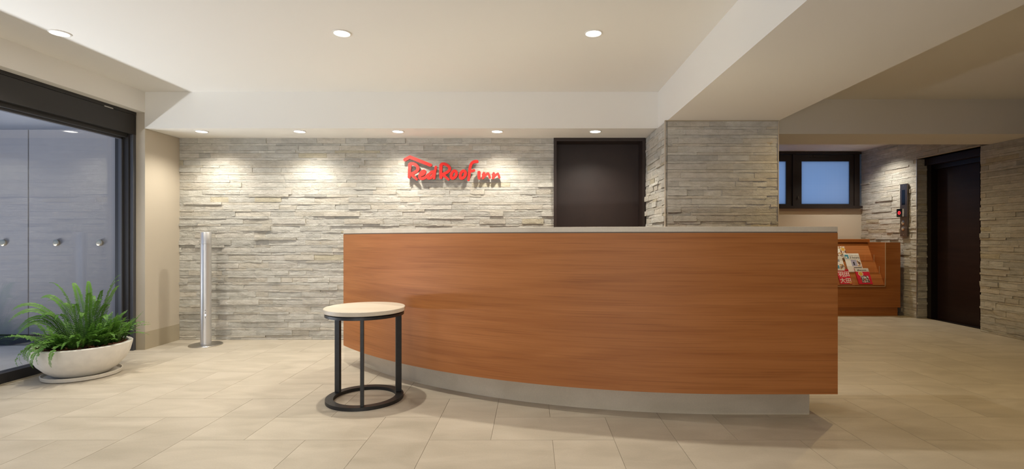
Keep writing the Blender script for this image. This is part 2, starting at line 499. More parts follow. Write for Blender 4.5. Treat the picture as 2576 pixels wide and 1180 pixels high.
def stone_geo(rng, st, org, ud, nd, back):
    u0, u1, a, b, d, col = st
    g = 0.0005
    nx = 4 if u1 - u0 > 0.12 else 2
    us = [u0 + g + (u1 - u0 - 2 * g) * i / nx for i in range(nx + 1)]
    hs = [a + g, 0.5 * (a + b), b - g]
    vs_, fs = [], []
    tilt = rng.uniform(-0.0018, 0.0018); lean = rng.uniform(-0.002, 0.0025)
    for j, zz in enumerate(hs):
        for i, uu in enumerate(us):
            edge = i in (0, nx)
            uu2 = uu + (0 if edge else rng.uniform(-0.012, 0.012))
            dd = d + tilt * (i / nx - 0.5) * 2 + lean * (0.5 - j / 2) + rng.uniform(-0.0018, 0.0018)
            if j == 1: dd += rng.uniform(0, 0.0015)
            z2 = zz + (rng.uniform(-0.0012, 0.0004) if j == 2 else rng.uniform(-0.0004, 0.0012) if j == 0 else rng.uniform(-0.004, 0.004))
            dd = max(dd, 0.005)
            vs_.append(org + ud * uu2 + nd * dd + Vector((0, 0, z2)))
    nxx = nx + 1
    for j in range(2):
        for i in range(nx):
            k = j * nxx + i
            if (i + j) % 2: fs += [(k, k + 1, k + nxx + 1), (k, k + nxx + 1, k + nxx)]
            else: fs += [(k, k + 1, k + nxx), (k + 1, k + nxx + 1, k + nxx)]
    per = list(range(nxx)) + [2 * nxx - 1] + list(range(3 * nxx - 1, 2 * nxx - 1, -1)) + [nxx]
    nb = len(vs_)
    for i in per:
        p = vs_[i]; vs_.append(p - nd * ((p - org).dot(nd) - back))
    n = len(per)
    fs += [(per[i], nb + i, nb + (i + 1) % n, per[(i + 1) % n]) for i in range(n)]
    return vs_, fs, col

def stone_mesh(name, items):
    V, Fc, cols = [], [], []
    for v, f, c in items:
        b = len(V); V += [tuple(p) for p in v]; Fc += [tuple(i + b for i in q) for q in f]; cols += [(*c, 1.0)] * len(v)
    me = bpy.data.meshes.new(name); me.from_pydata(V, [], Fc); me.materials.append(M['stone'])
    at = me.attributes.new('col', 'FLOAT_COLOR', 'POINT'); at.data.foreach_set('color', np.array(cols, dtype=np.float32).ravel())
    me.update()
    return me

def project(p):
    return 1337 + p.x / p.y * F_PX, 598 - (p.z - EYE) / p.y * F_PX

def clad(parent, panels, seed, limit=290, hidden=None):
    """panels: (origin, u direction, normal, width, z0, z1, proud)"""
    rng = random.Random(seed); cand = []
    for org, ud, nd, W, z0, z1, proud in panels:
        org, ud, nd = Vector(org), Vector(ud), Vector(nd)
        for st in make_stones(rng, W, z0, z1, proud):
            v, f, c = stone_geo(rng, st, org, ud, nd, -0.004)
            pc = [project(p) for p in v[:len(v) // 2] if p.y > 0.5] or [(0, 0)]
            x0 = min(q[0] for q in pc); x1 = max(q[0] for q in pc); y0 = min(q[1] for q in pc); y1 = max(q[1] for q in pc)
            x0c, x1c, y0c, y1c = max(x0, 0), min(x1, 2576), max(y0, 0), min(y1, 1180)
            area = max(0, x1c - x0c) * max(0, y1c - y0c)
            cx, cy = 0.5 * (x0 + x1), 0.5 * (y0 + y1)
            if hidden and hidden(cx, cy): area = 0
            cand.append((area, v, f, c))
    cand.sort(key=lambda q: -q[0])
    vis = [q for q in cand if q[0] > 0]
    for a, v, f, c in vis[:limit]:
        o = bpy.data.objects.new('stone', stone_mesh('stone', [(v, f, c)])); C.objects.link(o); o.parent = parent
    restq = [q[1:] for q in vis[limit:]] + [q[1:] for q in cand if q[0] <= 0]
    if restq:
        o = bpy.data.objects.new('stone_cladding', stone_mesh('stone_cladding', restq)); C.objects.link(o); o.parent = parent
        o['kind'] = 'stuff'
    print('stones', parent.name, len(vis), len(cand))

# wall behind the counter, left of the dark door
DX0, DX1 = 0.229, 1.164
wall_back = struct('wall_back', MB().box(-3.62, DX0, YB + 0.022, YB + 0.24, 0, ZS).box(DX1, 1.30, YB + 0.022, YB + 0.24, 0, ZS),
                   M['stone_core'], 'wall behind the counter clad in pale split ledge stone')
clad(wall_back, [((-3.62, YB + 0.022, 0), (1, 0, 0), (0, -1, 0), DX0 + 3.62, 0.0, ZS, (0.014, 0.021))], 11, 290,
     lambda x, y: x > 856 and y > 578)

# stone pillar carrying the beam
wall_pillar = struct('wall_pillar', MB().box(1.187, 2.148, 4.352, 5.40, 0, ZS).box(2.03, 2.148, 5.40, 7.9, 0, ZC),
                     M['stone_core'], 'square pillar at the end of the beam clad in ledge stone')
clad(wall_pillar, [((1.187, 4.352, 0), (1, 0, 0), (0, -1, 0), 0.961, 0.0, ZS - 0.006, (0.012, 0.022)),
                   ((1.187, YB, 0), (0, -1, 0), (-1, 0, 0), YB - 4.352, 0.0, ZS - 0.006, (0.008, 0.022))], 23, 290,
     lambda x, y: y > 573)
for xx, yy in ((1.163, 4.328), (2.149, 4.328)):
    MB().box(xx, xx + 0.006, yy, yy + 0.02, 0, ZS).build('corner_trim', M['paint_tan'], wall_pillar)
MB().box(1.163, 2.155, 4.326, 4.34, ZS - 0.008, ZS).build('top_trim', M['skirting'], wall_pillar)

# wall with the lift
LY0, LY1 = 5.56, 6.48        # lift opening
wall_right = struct('wall_right', MB().box(XR + 0.022, XR + 0.45, YR, LY0, 0, ZC).box(XR + 0.022, XR + 0.45, LY1, 7.9, 0, ZC).box(XR + 0.022, XR + 0.45, LY0, LY1, 2.075, ZC),
                    M['stone_core'], 'ledge stone wall with the lift doors and call panel')
pr = (0.014, 0.022)
clad(wall_right, [((XR + 0.022, 7.57, 0), (0, -1, 0), (-1, 0, 0), 7.57 - LY1, 0, 2.36, pr),
                  ((XR + 0.022, LY1, 0), (0, -1, 0), (-1, 0, 0), LY1 - LY0, 2.085, 2.36, pr),
                  ((XR + 0.022, LY0, 0), (0, -1, 0), (-1, 0, 0), LY0 - 4.3, 0, ZS, pr),
                  ((XR, LY1, 0), (1, 0, 0), (0, -1, 0), 0.13, 0, 2.07, (0.004, 0.010))], 37, 290,
     lambda x, y: x > 2590 or (x < 2268 and y > 612) or (y < 364 and x < 2500))
MB().box(XR - 0.006, XR + 0.002, LY1 - 0.012, LY1 - 0.004, 0, 2.08).build('corner_trim', M['silver'], wall_right)
MB().box(XR - 0.004, XR + 0.40, LY0, LY1, 2.075, 2.085).build('lintel_trim', M['paint_tan'], wall_right)

# beige side wall beside the window, and the other room walls
struct('wall_left', MB().box(-3.86, -3.62, 4.654, 5.40, 0, ZS).box(-3.86, -3.616, 4.654, 5.40, ZS, ZC), M['paint_tan'], 'short beige papered wall between the window and stone wall')
struct('baseboard_left', MB().box(-3.72, -3.617, 4.651, YB, 0, 0.166), M['skirting'], 'tan skirting along the short beige wall')
struct('wall_corridor', MB().box(2.148, XR + 0.3, 7.57, 7.68, 0, 1.498).box(2.148, 3.0, 7.57, 7.68, 1.498, 2.36).box(3.0, XR + 0.3, 7.57, 7.68, 2.352, ZC), M['paint_tan'], 'beige wall under the frosted corridor window')
struct('wall_light_block', MB().box(1.30, 2.05, YR, 0.45, 0, ZS), M['paint'], 'unseen cream wall added to keep rear light out of the corridor')  # unseen, added to block the rear light from the corridor
struct('wall_rear', MB().box(-4.0, -3.5, YR - 0.12, YR, 0, ZC).box(1.0, 5.5, YR - 0.12, YR, 0, ZC).box(-3.5, 1.0, YR - 0.12, YR, 2.0, ZC), M['paint'], 'cream wall closing the lobby behind the viewer')

# ------------------------------------------------------------------ window_1: big glazed wall on the left
win = empty('window_1', (XW, 4.65, 0), label='full height glazed front with dark bronze frame', kind='structure')
def wpart(name, mb, m, **k):
    o = mb.build(name, m, win, **k); o.location = -Vector(win.location); return o
wpart('header', MB().box(-3.95, -3.700, YR, 4.648, 2.010, 2.190), M['frame_dark'])
wpart('access_strip', MB().box(-3.95, -3.698, YR, 4.648, 2.193, 2.2215), M['frame_dark'])
for yy in (4.30, 2.6): wpart('hinge', MB().box(-3.703, -3.695, yy, yy + 0.09, 2.187, 2.196), M['steel'])
wpart('head_rail', MB().box(-3.86, -3.745, YR, 4.60, 1.978, 2.010), M['frame_dark'])
wpart('glazing_bead', MB().box(-3.815, -3.785, YR, 4.60, 1.962, 1.978), M['frame_side'])
wpart('jamb', MB().box(-3.86, -3.735, 4.605, 4.648, 0, 2.010), M['frame_dark'])
wpart('jamb_cover', MB().box(-3.734, -3.702, 4.618, 4.648, 0, 2.010), M['frame_side'])
wpart('side_bead', MB().box(-3.815, -3.785, 4.588, 4.605, 0.085, 1.978), M['frame_side'])
wpart('sill', MB().box(-3.86, -3.766, YR, 4.605, -0.003, 0.082), M['frame_dark'])
wpart('sill_edge', MB().box(-3.766, -3.758, YR, 4.605, -0.003, 0.010), M['skirting'])
wpart('pane', MB().box(-3.804, -3.796, YR, 4.590, 0.082, 1.970), M['glass'])

w3 = empty('window_added', (-1.25, YR, 0), label='unseen glazed front added behind the viewer to let light in', kind='structure')  # invented glazing out of view, lets light from behind reach the ceiling
def w3part(name, mb, m):
    o = mb.build(name, m, w3); o.location = -Vector(w3.location); return o
w3part('frame', MB().box(-3.5, 1.0, YR - 0.10, YR - 0.02, 1.94, 2.0).box(-3.5, -3.44, YR - 0.10, YR - 0.02, 0, 1.94).box(0.94, 1.0, YR - 0.10, YR - 0.02, 0, 1.94), M['frame_dark'])
for xx in (-2.0, -0.5): w3part('mullion', MB().box(xx - 0.03, xx + 0.03, YR - 0.10, YR - 0.02, 0, 1.94), M['frame_dark'])
for xa, xb in ((-3.44, -2.03), (-1.97, -0.53), (-0.47, 0.94)): w3part('pane', MB().box(xa, xb, YR - 0.064, YR - 0.056, 0.0, 1.94), M['glass'])

# outside the glass
struct('ground_outside', MB().box(-9.0, -3.86, -7.0, 6.0, -0.12, 0.0).box(-3.86, 6.0, -7.0, YR - 0.12, -0.12, 0.0), M['tile_out'], 'grey paved ground outside the window')
struct('wall_outside', MB().box(-9.0, -3.86, 4.92, 5.10, 0, 3.4), M['wall_out'], 'grey wall outside the window')
struct('trim_outside', MB().box(-9.0, -3.862, 4.83, 4.92, 0, 0.092), M['dark_out'], 'dark plinth at the foot of the outside wall')
for i, (x0, x1, lb) in enumerate(((-4.925, -3.87, 'grey wall panel outside the window, beside the window jamb'), (-6.6, -4.933, 'grey wall panel outside the window, beyond the vertical joint'))):
    t = empty('wall_panel', ((x0 + x1) / 2, 4.88, 0.10), label=lb, cat='wall panel', group='panels outside the window')
    o = MB().box(x0 - (x0 + x1) / 2, x1 - (x0 + x1) / 2, -0.012, 0.012, 0, 2.01).build('sheet', M['panel_out'], t, bevel=0.003)
    for px in (-5.165, -4.645, -4.222, -5.9):
        if x0 < px < x1:
            k = MB().lathe([(0, 0), (0.030, 0), (0.030, 0.018), (0.024, 0.022), (0.016, 0.022), (0, 0.024)], 24).build('fixing', M['brass'], t)
            sharp(k); k.rotation_euler = (PI / 2, 0, 0); k.location = (px - (x0 + x1) / 2, -0.012, 0.90)

t = empty('ground_light', (-6.12, 2.6, 0), label='long linear light set in the paving outside', cat='light')
MB().box(-0.16, 0.16, -1.75, 1.75, 0.0, 0.05).build('housing', M['dark_out'], t)
ld = bpy.data.lights.new('ground_light', 'AREA'); ld.shape = 'RECTANGLE'; ld.size = 0.22; ld.size_y = 3.4
ld.energy = P_GROUND; ld.color = COOL; ld.spread = math.radians(110)
lo = bpy.data.objects.new('tube', ld); C.objects.link(lo); lo.parent = t; lo.location = (0, 0, 0.06)
lo.rotation_euler = (0, math.radians(-138), 0)
t = empty('ground_light', (-1.25, YR - 2.6, 0), label='unseen linear fill light added outside behind the viewer', cat='light')  # assumed lamp, added to brighten the ceiling and surfaces facing the camera
MB().box(-2.1, 2.1, -0.16, 0.16, 0.0, 0.05).build('housing', M['dark_out'], t)
ld = bpy.data.lights.new('ground_light', 'AREA'); ld.shape = 'RECTANGLE'; ld.size = 4.0; ld.size_y = 0.22
ld.energy = P_GROUND_FILL; ld.color = (1.0, 0.95, 0.86); ld.spread = math.radians(110)
lo = bpy.data.objects.new('tube', ld); C.objects.link(lo); lo.parent = t; lo.location = (0, 0, 0.06)
lo.rotation_euler = (math.radians(125), 0, 0)

# ------------------------------------------------------------------ door_1: dark door in the stone wall
d1 = empty('door_1', (0.5 * (DX0 + DX1), YB, 0), label='dark brown door in the stone wall behind the counter', kind='structure')
def dpart(name, mb, m, par=None):
    o = mb.build(name, m, d1); o.location = -Vector(d1.location); return o
dpart('door_frame', MB().box(DX0, DX0 + 0.028, YB - 0.02, YB + 0.22, 0, ZS).box(DX1 - 0.028, DX1, YB - 0.02, YB + 0.22, 0, ZS).box(DX0 + 0.028, DX1 - 0.028, YB - 0.02, YB + 0.22, ZS - 0.034, ZS), M['door_frame'])
dpart('door_leaf', MB().box(DX0 + 0.029, DX1 - 0.029, YB + 0.16, YB + 0.20, 0.004, ZS - 0.035), M['door'])
dpart('handle', MB().box(DX0 + 0.08, DX0 + 0.20, YB + 0.11, YB + 0.125, 0.97, 0.99).box(DX0 + 0.085, DX0 + 0.10, YB + 0.125, YB + 0.16, 0.97, 0.99), M['steel'])

# ------------------------------------------------------------------ door_2: lift doors
d2 = empty('door_2', (XR + 0.2, 0.5 * (LY0 + LY1), 0), label='dark reddish brown lift doors set back in the stone wall', kind='structure')
def lpart(name, mb, m):
    o = mb.build(name, m, d2); o.location = -Vector(d2.location); return o
xd = XR + 0.130
lpart('transom', MB().box(xd - 0.035, xd + 0.06, LY0, LY1 - 0.014, 1.985, 2.073), M['lift'])
lpart('jamb', MB().box(xd, xd + 0.10, LY1 - 0.075, LY1 - 0.012, 0, 1.985), M['lift_dark'])
lpart('jamb', MB().box(xd, xd + 0.10, LY0, LY0 + 0.06, 0, 1.985), M['lift'])
lpart('door_head', MB().box(xd + 0.04, xd + 0.10, LY0 + 0.06, LY1 - 0.075, 1.93, 1.985), M['lift_dark'])
ym = 5.80
lpart('door_leaf', MB().box(xd + 0.085, xd + 0.115, ym, LY1 - 0.075, 0.004, 1.93), M['lift'])
lpart('door_leaf', MB().box(xd + 0.12, xd + 0.15, LY0 + 0.06, ym + 0.02, 0.004, 1.93), M['lift_dark'])
lpart('threshold', MB().box(xd, xd + 0.2, LY0, LY1 - 0.012, -0.003, 0.004), M['lift_dark'])

# ------------------------------------------------------------------ window_2: frosted corridor window
w2 = empty('window_2', (4.1, 7.57, 1.5), label='frosted wired window in dark brown frame at the corridor end', kind='structure')
def w2part(name, mb, m, **k):
    o = mb.build(name, m, w2, **k); o.location = -Vector(w2.location); return o
yf = 7.545
w2part('sill', MB().box(3.0, 5.0, 7.50, 7.64, 1.492, 1.530), M['frame_brown'])
w2part('head', MB().box(3.0, 5.0, yf - 0.02, 7.64, 2.318, 2.352), M['frame_brown'])
w2part('stile', MB().box(4.905, 4.985, yf, 7.64, 1.530, 2.318), M['frame_brown'])
w2part('mullion', MB().box(3.965, 4.012, yf - 0.008, 7.64, 1.530, 2.318), M['frame_brown'])
for x0, x1 in ((3.02, 3.962), (4.015, 4.902)):
    a = w2part('sash', MB().box(x0, x1, yf + 0.012, 7.61, 1.533, 1.562).box(x0, x1, yf + 0.012, 7.61, 2.212, 2.315)
               .box(x0, x0 + 0.093, yf + 0.012, 7.61, 1.562, 2.212).box(x1 - 0.062 - (0.026 if x1 < 4 else 0), x1, yf + 0.012, 7.61, 1.562, 2.212), M['frame_brown'])
    MB().box(x0 + 0.093, x1 - 0.062, 7.575, 7.583, 1.562, 2.212).build('pane', M['frosted'], a)
w2part('latch', MB().box(4.040, 4.056, yf - 0.012, yf + 0.012, 1.64, 1.68), M['chrome'])
w2part('stay', MB().box(4.28, 4.295, yf - 0.004, yf + 0.012, 2.285, 2.300).box(4.23, 4.62, yf - 0.001, yf + 0.012, 2.270, 2.278), M['frame_brown'])

# ------------------------------------------------------------------ reception counter
ARC_C, ARC_R, XEND, XLEFT = (1.22, 6.505), 3.65, 1.760, -1.572
def counter_curve(inset, n=48, end=0.0, left=0.0):
    """points along the counter front from its straight end to its far end, set back by inset"""
    R = ARC_R - inset
    a1 = math.atan2(XLEFT + left - ARC_C[0], math.sqrt(max(0, ARC_R ** 2 - (XLEFT + left - ARC_C[0]) ** 2)))
    pts = [(XEND - end, ARC_C[1] - R)]
    for k in range(n + 1):
        a = a1 * k / n
        pts.append((ARC_C[0] + R * math.sin(a), ARC_C[1] - R * math.cos(a)))
    return pts
def band(name, i0, i1, z0, z1, m, parent, end=0.0, left=0.0, bevel=0.0):
    a = counter_curve(i0, 48, end, left); b2 = counter_curve(i1, 48, end, left)
    n = len(a); mb = MB()
    v = [(x, y, z0) for x, y in a] + [(x, y, z1) for x, y in a] + [(x, y, z0) for x, y in b2] + [(x, y, z1) for x, y in b2]
    f = []
    for i in range(n - 1):
        f.append((i + 1, i, n + i, n + i + 1))                       # front
        f.append((2 * n + i, 2 * n + i + 1, 3 * n + i + 1, 3 * n + i))   # rear
        f.append((n + i + 1, n + i, 3 * n + i, 3 * n + i + 1))           # top
        f.append((i, i + 1, 2 * n + i + 1, 2 * n + i))                   # bottom
    f.append((0, 2 * n, 3 * n, n)); f.append((n - 1, 2 * n - 1, 4 * n - 1, 3 * n - 1))
    mb.add(v, f)
    o = mb.build(name, m, parent, bevel=bevel)
    return sharp(o, 30)
ct = empty('reception_counter', (0, 0, 0), label='long curved reception counter with orange brown horizontal wood grain', cat='counter')
band('front_panel', 0.0, 0.030, 0.150, 1.078, M['wood'], ct)
band('plinth', 0.095, 0.40, 0.0, 0.150, M['plinth'], ct, end=0.11, left=0.09)
band('shadow_gap', 0.004, 0.032, 1.078, 1.084, M['stone_core'], ct)
band('carcass', 0.031, 0.42, 0.152, 1.083, M['wood'], ct, end=0.002)
wt = band('counter_worktop', 0.0, 0.46, 1.084, 1.114, M['slab'], None, bevel=0.0015)
tag(wt, 'pale stone worktop slab on the curved reception counter', 'worktop')

# ------------------------------------------------------------------ round side table
TX, TY = -1.085, 3.24
tb = empty('side_table', (TX, TY, 0), label='small round side table with pale top and black steel frame', cat='table')
o = MB().lathe([(0, 0.572), (0.251, 0.572), (0.254, 0.575), (0.254, 0.597), (0.251, 0.600), (0, 0.600)], 72).build('table_top', M['slab'], tb); sharp(o)
o = MB().lathe([(0.195, 0.548), (0.246, 0.548), (0.246, 0.5655), (0.195, 0.5655), (0.195, 0.548)], 72).build('top_ring', M['black'], tb); sharp(o)
o = MB().lathe([(0.19, 0.5655), (0.232, 0.5655), (0.232, 0.572), (0.19, 0.572), (0.19, 0.5655)], 72).build('spacer_ring', M['black'], tb); sharp(o)
o = MB().lathe([(0.194, 0.0), (0.243, 0.0), (0.243, 0.022), (0.194, 0.022), (0.194, 0.0)], 72).build('base_ring', M['black'], tb); sharp(o)
for ang in (162, 24, -76):
    o = MB().box(-0.019, 0.019, -0.0105, 0.0105, 0.022, 0.548).build('leg', M['black'], tb, bevel=0.002)
    a = math.radians(ang); o.location = (0.213 * math.cos(a), 0.213 * math.sin(a), 0); o.rotation_euler = (0, 0, a)

# ------------------------------------------------------------------ silver post
po = empty('standing_post', (-3.185, 4.86, 0), label='slim silver cylinder post on a round steel base before the stone wall', cat='post')
o = MB().lathe([(0, 0), (0.145, 0), (0.145, 0.006), (0.140, 0.010), (0.060, 0.014), (0, 0.014)], 64).build('base_plate', M['steel'], po); sharp(o)
o = MB().lathe([(0, 0.014), (0.0475, 0.014), (0.0475, 0.990), (0, 0.990)], 48).build('body', M['silver'], po); sharp(o)
o = MB().lathe([(0, 0.992), (0.0475, 0.992), (0.0475, 1.098), (0.044, 1.104), (0, 1.104)], 48).build('cap', M['silver'], po); sharp(o)
for i, (dz, mm, s) in enumerate(((0.345, 'ink', 0.003), (0.32, 'ink', 0.003), (0.30, 'white_led', 0.005), (0.275, 'ink', 0.003))):
    a = math.radians(-62)
    o = MB().box(-s, s, -0.001, 0.001, -s, s).build('indicator', M[mm], po)
    o.location = (0.0478 * math.cos(a), 0.0478 * math.sin(a), dz); o.rotation_euler = (0, 0, a + PI / 2)

# ------------------------------------------------------------------ sign on the stone wall
def smooth(pts, k=8):
    """Catmull-Rom through (x, y, r) points"""
    if len(pts) < 3: return list(pts)
    P = [pts[0]] + list(pts) + [pts[-1]]; out = []
    for i in range(1, len(P) - 2):
        for q in range(k):
            t = q / k
            out.append(tuple(0.5 * (2 * P[i][c] + (P[i + 1][c] - P[i - 1][c]) * t + (2 * P[i - 1][c] - 5 * P[i][c] + 4 * P[i + 1][c] - P[i + 2][c]) * t * t
                             + (3 * P[i][c] - P[i - 1][c] - 3 * P[i + 1][c] + P[i + 2][c]) * t ** 3) for c in range(3)))
    out.append(tuple(P[-2]))
    return out
def letter_loops(strokes, step=3.0):
    """outline loops of the union of round-ended strokes"""
    segs = []
    for pts, r0, r1, kd in strokes:
        n = len(pts)
        P = [(x, y, r0 + (r1 - r0) * i / max(1, n - 1)) for i, (x, y) in enumerate(pts)]
        if kd == 2: P = smooth(P[-2:] + P + P[:3])[16:-16]
        elif kd == 1: P = smooth(P)
        segs += list(zip(P[:-1], P[1:]))
    xs = [p[0] for s_ in segs for p in s_]; ys = [p[1] for s_ in segs for p in s_]
    gx = np.arange(min(xs) - 50, max(xs) + 50, step); gy = np.arange(min(ys) - 50, max(ys) + 50, step)
    X, Y = np.meshgrid(gx, gy); D = np.full(X.shape, 1e9)
    for (x0, y0, r0), (x1, y1, r1) in segs:
        dx, dy = x1 - x0, y1 - y0; l2 = dx * dx + dy * dy or 1e-9
        t = np.clip(((X - x0) * dx + (Y - y0) * dy) / l2, 0, 1)
        D = np.minimum(D, np.hypot(X - x0 - t * dx, Y - y0 - t * dy) - (r0 + (r1 - r0) * t))
    D = np.where(np.abs(D) < 1e-6, 1e-6, D)
    nxt = {}
    def pt(i0, j0, i1, j1):
        a, b = D[j0, i0], D[j1, i1]; t = a / (a - b)
        return (gx[i0] + (gx[i1] - gx[i0]) * t, gy[j0] + (gy[j1] - gy[j0]) * t)
    pos = {}
    J, I = np.nonzero((np.minimum.reduce([D[:-1, :-1], D[1:, :-1], D[:-1, 1:], D[1:, 1:]]) < 0) & (np.maximum.reduce([D[:-1, :-1], D[1:, :-1], D[:-1, 1:], D[1:, 1:]]) > 0))
    for j, i in zip(J.tolist(), I.tolist()):
        cs = [(i, j), (i + 1, j), (i + 1, j + 1), (i, j + 1)]
        ins = [D[q, p] < 0 for p, q in cs]
        ent, ext = [], []
        for k in range(4):
            a, b = cs[k], cs[(k + 1) % 4]
            if ins[k] != ins[(k + 1) % 4]:
                key = (min(a, b), max(a, b)); pos[key] = pt(*min(a, b), *max(a, b))
                (ext if ins[k] else ent).append((k, key))
        for k, key in ext:                       # walk keeping the inside on one side
            e = min(ent, key=lambda q: (k - q[0]) % 4)
            nxt[key] = e[1]
    loops = []
    while nxt:
        k0 = next(iter(nxt)); lp = []; k = k0
        while k in nxt:
            lp.append(pos[k]); k = nxt.pop(k)
        if len(lp) > 8: loops.append(lp)
    return loops
def letter_mesh(loops, thick):
    cu = bpy.data.curves.new('letter', 'CURVE'); cu.dimensions = '2D'; cu.fill_mode = 'BOTH'; cu.extrude = thick / 2
    for lp in loops:
        sp = cu.splines.new('POLY'); sp.points.add(len(lp) - 1); sp.use_cyclic_u = True
        for p, (x, y) in zip(sp.points, lp): p.co = (x, y, 0, 1)
    tmp = bpy.data.objects.new('letter', cu); C.objects.link(tmp)
    me = bpy.data.meshes.new_from_object(tmp.evaluated_get(bpy.context.evaluated_depsgraph_get()))
    bpy.data.objects.remove(tmp)
    me.materials.clear(); me.materials.append(M['red']); me.materials.append(M['red_edge'])
    for p in me.polygons: p.material_index = 0 if p.normal.z > 0.9 else 1
    return me

# letter strokes on a 2576-unit wide drawing sheet, y downwards: (points, start radius, end radius, kind)
LET = [
 ('roof_mark', [([(172, 294), (288, 232)], 37, 37, 0), ([(288, 232), (762, 418)], 37, 37, 0)]),
 ('letter', [([(283, 430), (276, 560), (272, 695)], 37, 34, 1), ([(276, 420), (305, 388), (370, 388), (438, 425), (474, 485), (462, 535), (405, 585), (318, 622)], 34, 34, 1), ([(318, 628), (385, 690), (446, 746)], 36, 24, 1)]),
 ('letter', [([(545, 652), (600, 625), (633, 580), (618, 552), (575, 565), (530, 620), (512, 680), (530, 722), (585, 728), (650, 698), (712, 640)], 30, 33, 1)]),
 ('letter', [([(838, 566), (785, 580), (728, 640), (706, 700), (730, 722), (782, 700), (835, 625)], 31, 31, 1), ([(886, 462), (868, 560), (846, 722)], 29, 27, 1)]),
 ('letter', [([(1008, 430), (1001, 560), (1004, 705)], 37, 34, 1), ([(1002, 424), (1030, 394), (1090, 392), (1160, 428), (1206, 488), (1192, 545), (1135, 592), (1048, 630)], 34, 34, 1), ([(1048, 636), (1115, 695), (1180, 752)], 36, 24, 1)]),
 ('letter', [([(1330, 553), (1363, 590), (1358, 650), (1322, 702), (1272, 724), (1243, 692), (1252, 620), (1288, 566)], 34, 34, 2)]),
 ('letter', [([(1538, 553), (1571, 590), (1566, 650), (1530, 702), (1480, 724), (1451, 692), (1460, 620), (1496, 566)], 34, 34, 2)]),
 ('letter', [([(1838, 334), (1770, 340), (1712, 384), (1682, 460), (1668, 560), (1656, 660), (1642, 760)], 36, 29, 1), ([(1668, 562), (1735, 552), (1768, 540)], 30, 30, 1)]),
 ('letter', [([(1886, 588), (1884, 650), (1890, 720)], 37, 32, 1)]),
 ('letter', [([(1998, 604), (1986, 650), (1978, 718)], 30, 28, 1), ([(1978, 718), (2045, 640), (2092, 612)], 28, 28, 1), ([(2092, 610), (2118, 650), (2136, 708)], 30, 26, 1), ([(1972, 640), (1998, 604)], 22, 26, 0)]),
 ('letter', [([(2226, 608), (2216, 655), (2208, 718)], 28, 27, 1), ([(2208, 718), (2275, 645), (2322, 618)], 26, 26, 1), ([(2322, 618), (2340, 655), (2356, 705)], 28, 24, 1), ([(2198, 642), (2226, 608)], 20, 24, 0)]),
]
SY = YB - 0.034
SPX = (SY - 0.02) / F_PX / 9.2             # metres per drawing unit
SX0 = (1000 - 1337) * (SY - 0.02) / F_PX
SZ0 = EYE - (370 - 598) * (SY - 0.02) / F_PX
sg = empty('wall_sign', (SX0 + 1260 * SPX, SY, SZ0 - 780 * SPX), label='red script lettering with roof stroke fixed on the stone wall', cat='sign')
for k, (nm, strokes) in enumerate(LET):
    loops = [[((x - 1260) * SPX, (780 - y) * SPX) for x, y in lp] for lp in letter_loops(strokes)]
    me = letter_mesh(loops, 0.022)
    o = bpy.data.objects.new(nm, me); C.objects.link(o); o.parent = sg
    o.rotation_euler = (PI / 2, 0, 0); o.location = (0, -0.011 - 0.0004 * (k % 3), 0)
# stand-off pins hold the letters off the stone
for nm, x, y in (('pin', 300, 240), ('pin', 700, 395), ('pin', 278, 600), ('pin', 520, 690), ('pin', 860, 620), ('pin', 1004, 600), ('pin', 1360, 620), ('pin', 1568, 620), ('pin', 1668, 560), ('pin', 1886, 650), ('pin', 2000, 690), ('pin', 2230, 690)):
    o = MB().lathe([(0, 0), (0.004, 0), (0.004, 0.042), (0, 0.042)], 10).build('pin', M['steel'], sg)
    o.rotation_euler = (-PI / 2, 0, 0); o.location = ((x - 1260) * SPX, 0.0, (780 - y) * SPX)

# ------------------------------------------------------------------ planter with fern
PX, PY = -3.432, 3.80
sc_ = MB().lathe([(0, 0), (0.222, 0), (0.234, 0.006), (0.238, 0.030), (0.232, 0.032), (0.224, 0.014), (0, 0.012)], 72).build('plant_saucer', M['saucer'])
sc_.location = (PX, PY, 0); sharp(sc_, 40)
tag(sc_, 'round cream saucer on the floor under the fern bowl', 'saucer')
pf = empty('potted_fern', (PX, PY, 0.0125), label='green fern in a wide white stone bowl beside the window', cat='plant')
o = MB().lathe([(0, 0), (0.135, 0), (0.165, 0.010), (0.215, 0.046), (0.258, 0.096), (0.285, 0.150), (0.299, 0.205), (0.302, 0.226), (0.299, 0.230), (0.274, 0.230), (0.270, 0.224), (0.255, 0.180), (0.0, 0.150)], 72).build('bowl', M['concrete'], pf); sharp(o, 30)
rng = random.Random(5)
mb = MB()
prof = [(0.0, 0.212), (0.06, 0.213), (0.12, 0.208), (0.18, 0.211), (0.23, 0.206), (0.268, 0.205)]
o = mb.lathe(prof, 48).build('mulch', M['mulch'], pf, smooth=True)
for v in o.data.vertices: v.co.z += rng.uniform(-0.006, 0.006)
mb = MB()
for i in range(260):
    a = rng.uniform(0, 2 * PI); r = 0.262 * math.sqrt(rng.random())
    c = Vector((r * math.cos(a), r * math.sin(a), 0.213 + rng.uniform(-0.002, 0.008)))
    R = Matrix.Rotation(rng.uniform(0, 2 * PI), 3, 'Z') @ Matrix.Rotation(rng.uniform(-0.5, 0.5), 3, 'X') @ Matrix.Rotation(rng.uniform(-0.4, 0.4), 3, 'Y')
    l, w_, h = rng.uniform(0.010, 0.024), rng.uniform(0.005, 0.010), 0.003
    vv = [c + R @ Vector((sx * l, sy * w_, sz * h)) for sx in (-1, 1) for sy in (-1, 1) for sz in (-1, 1)]
    mb.add(vv, [(0, 1, 3, 2), (4, 6, 7, 5), (0, 4, 5, 1), (2, 3, 7, 6), (0, 2, 6, 4), (1, 5, 7, 3)])
o = mb.build('bark_chips', M['bark'], pf); o['kind'] = 'stuff'

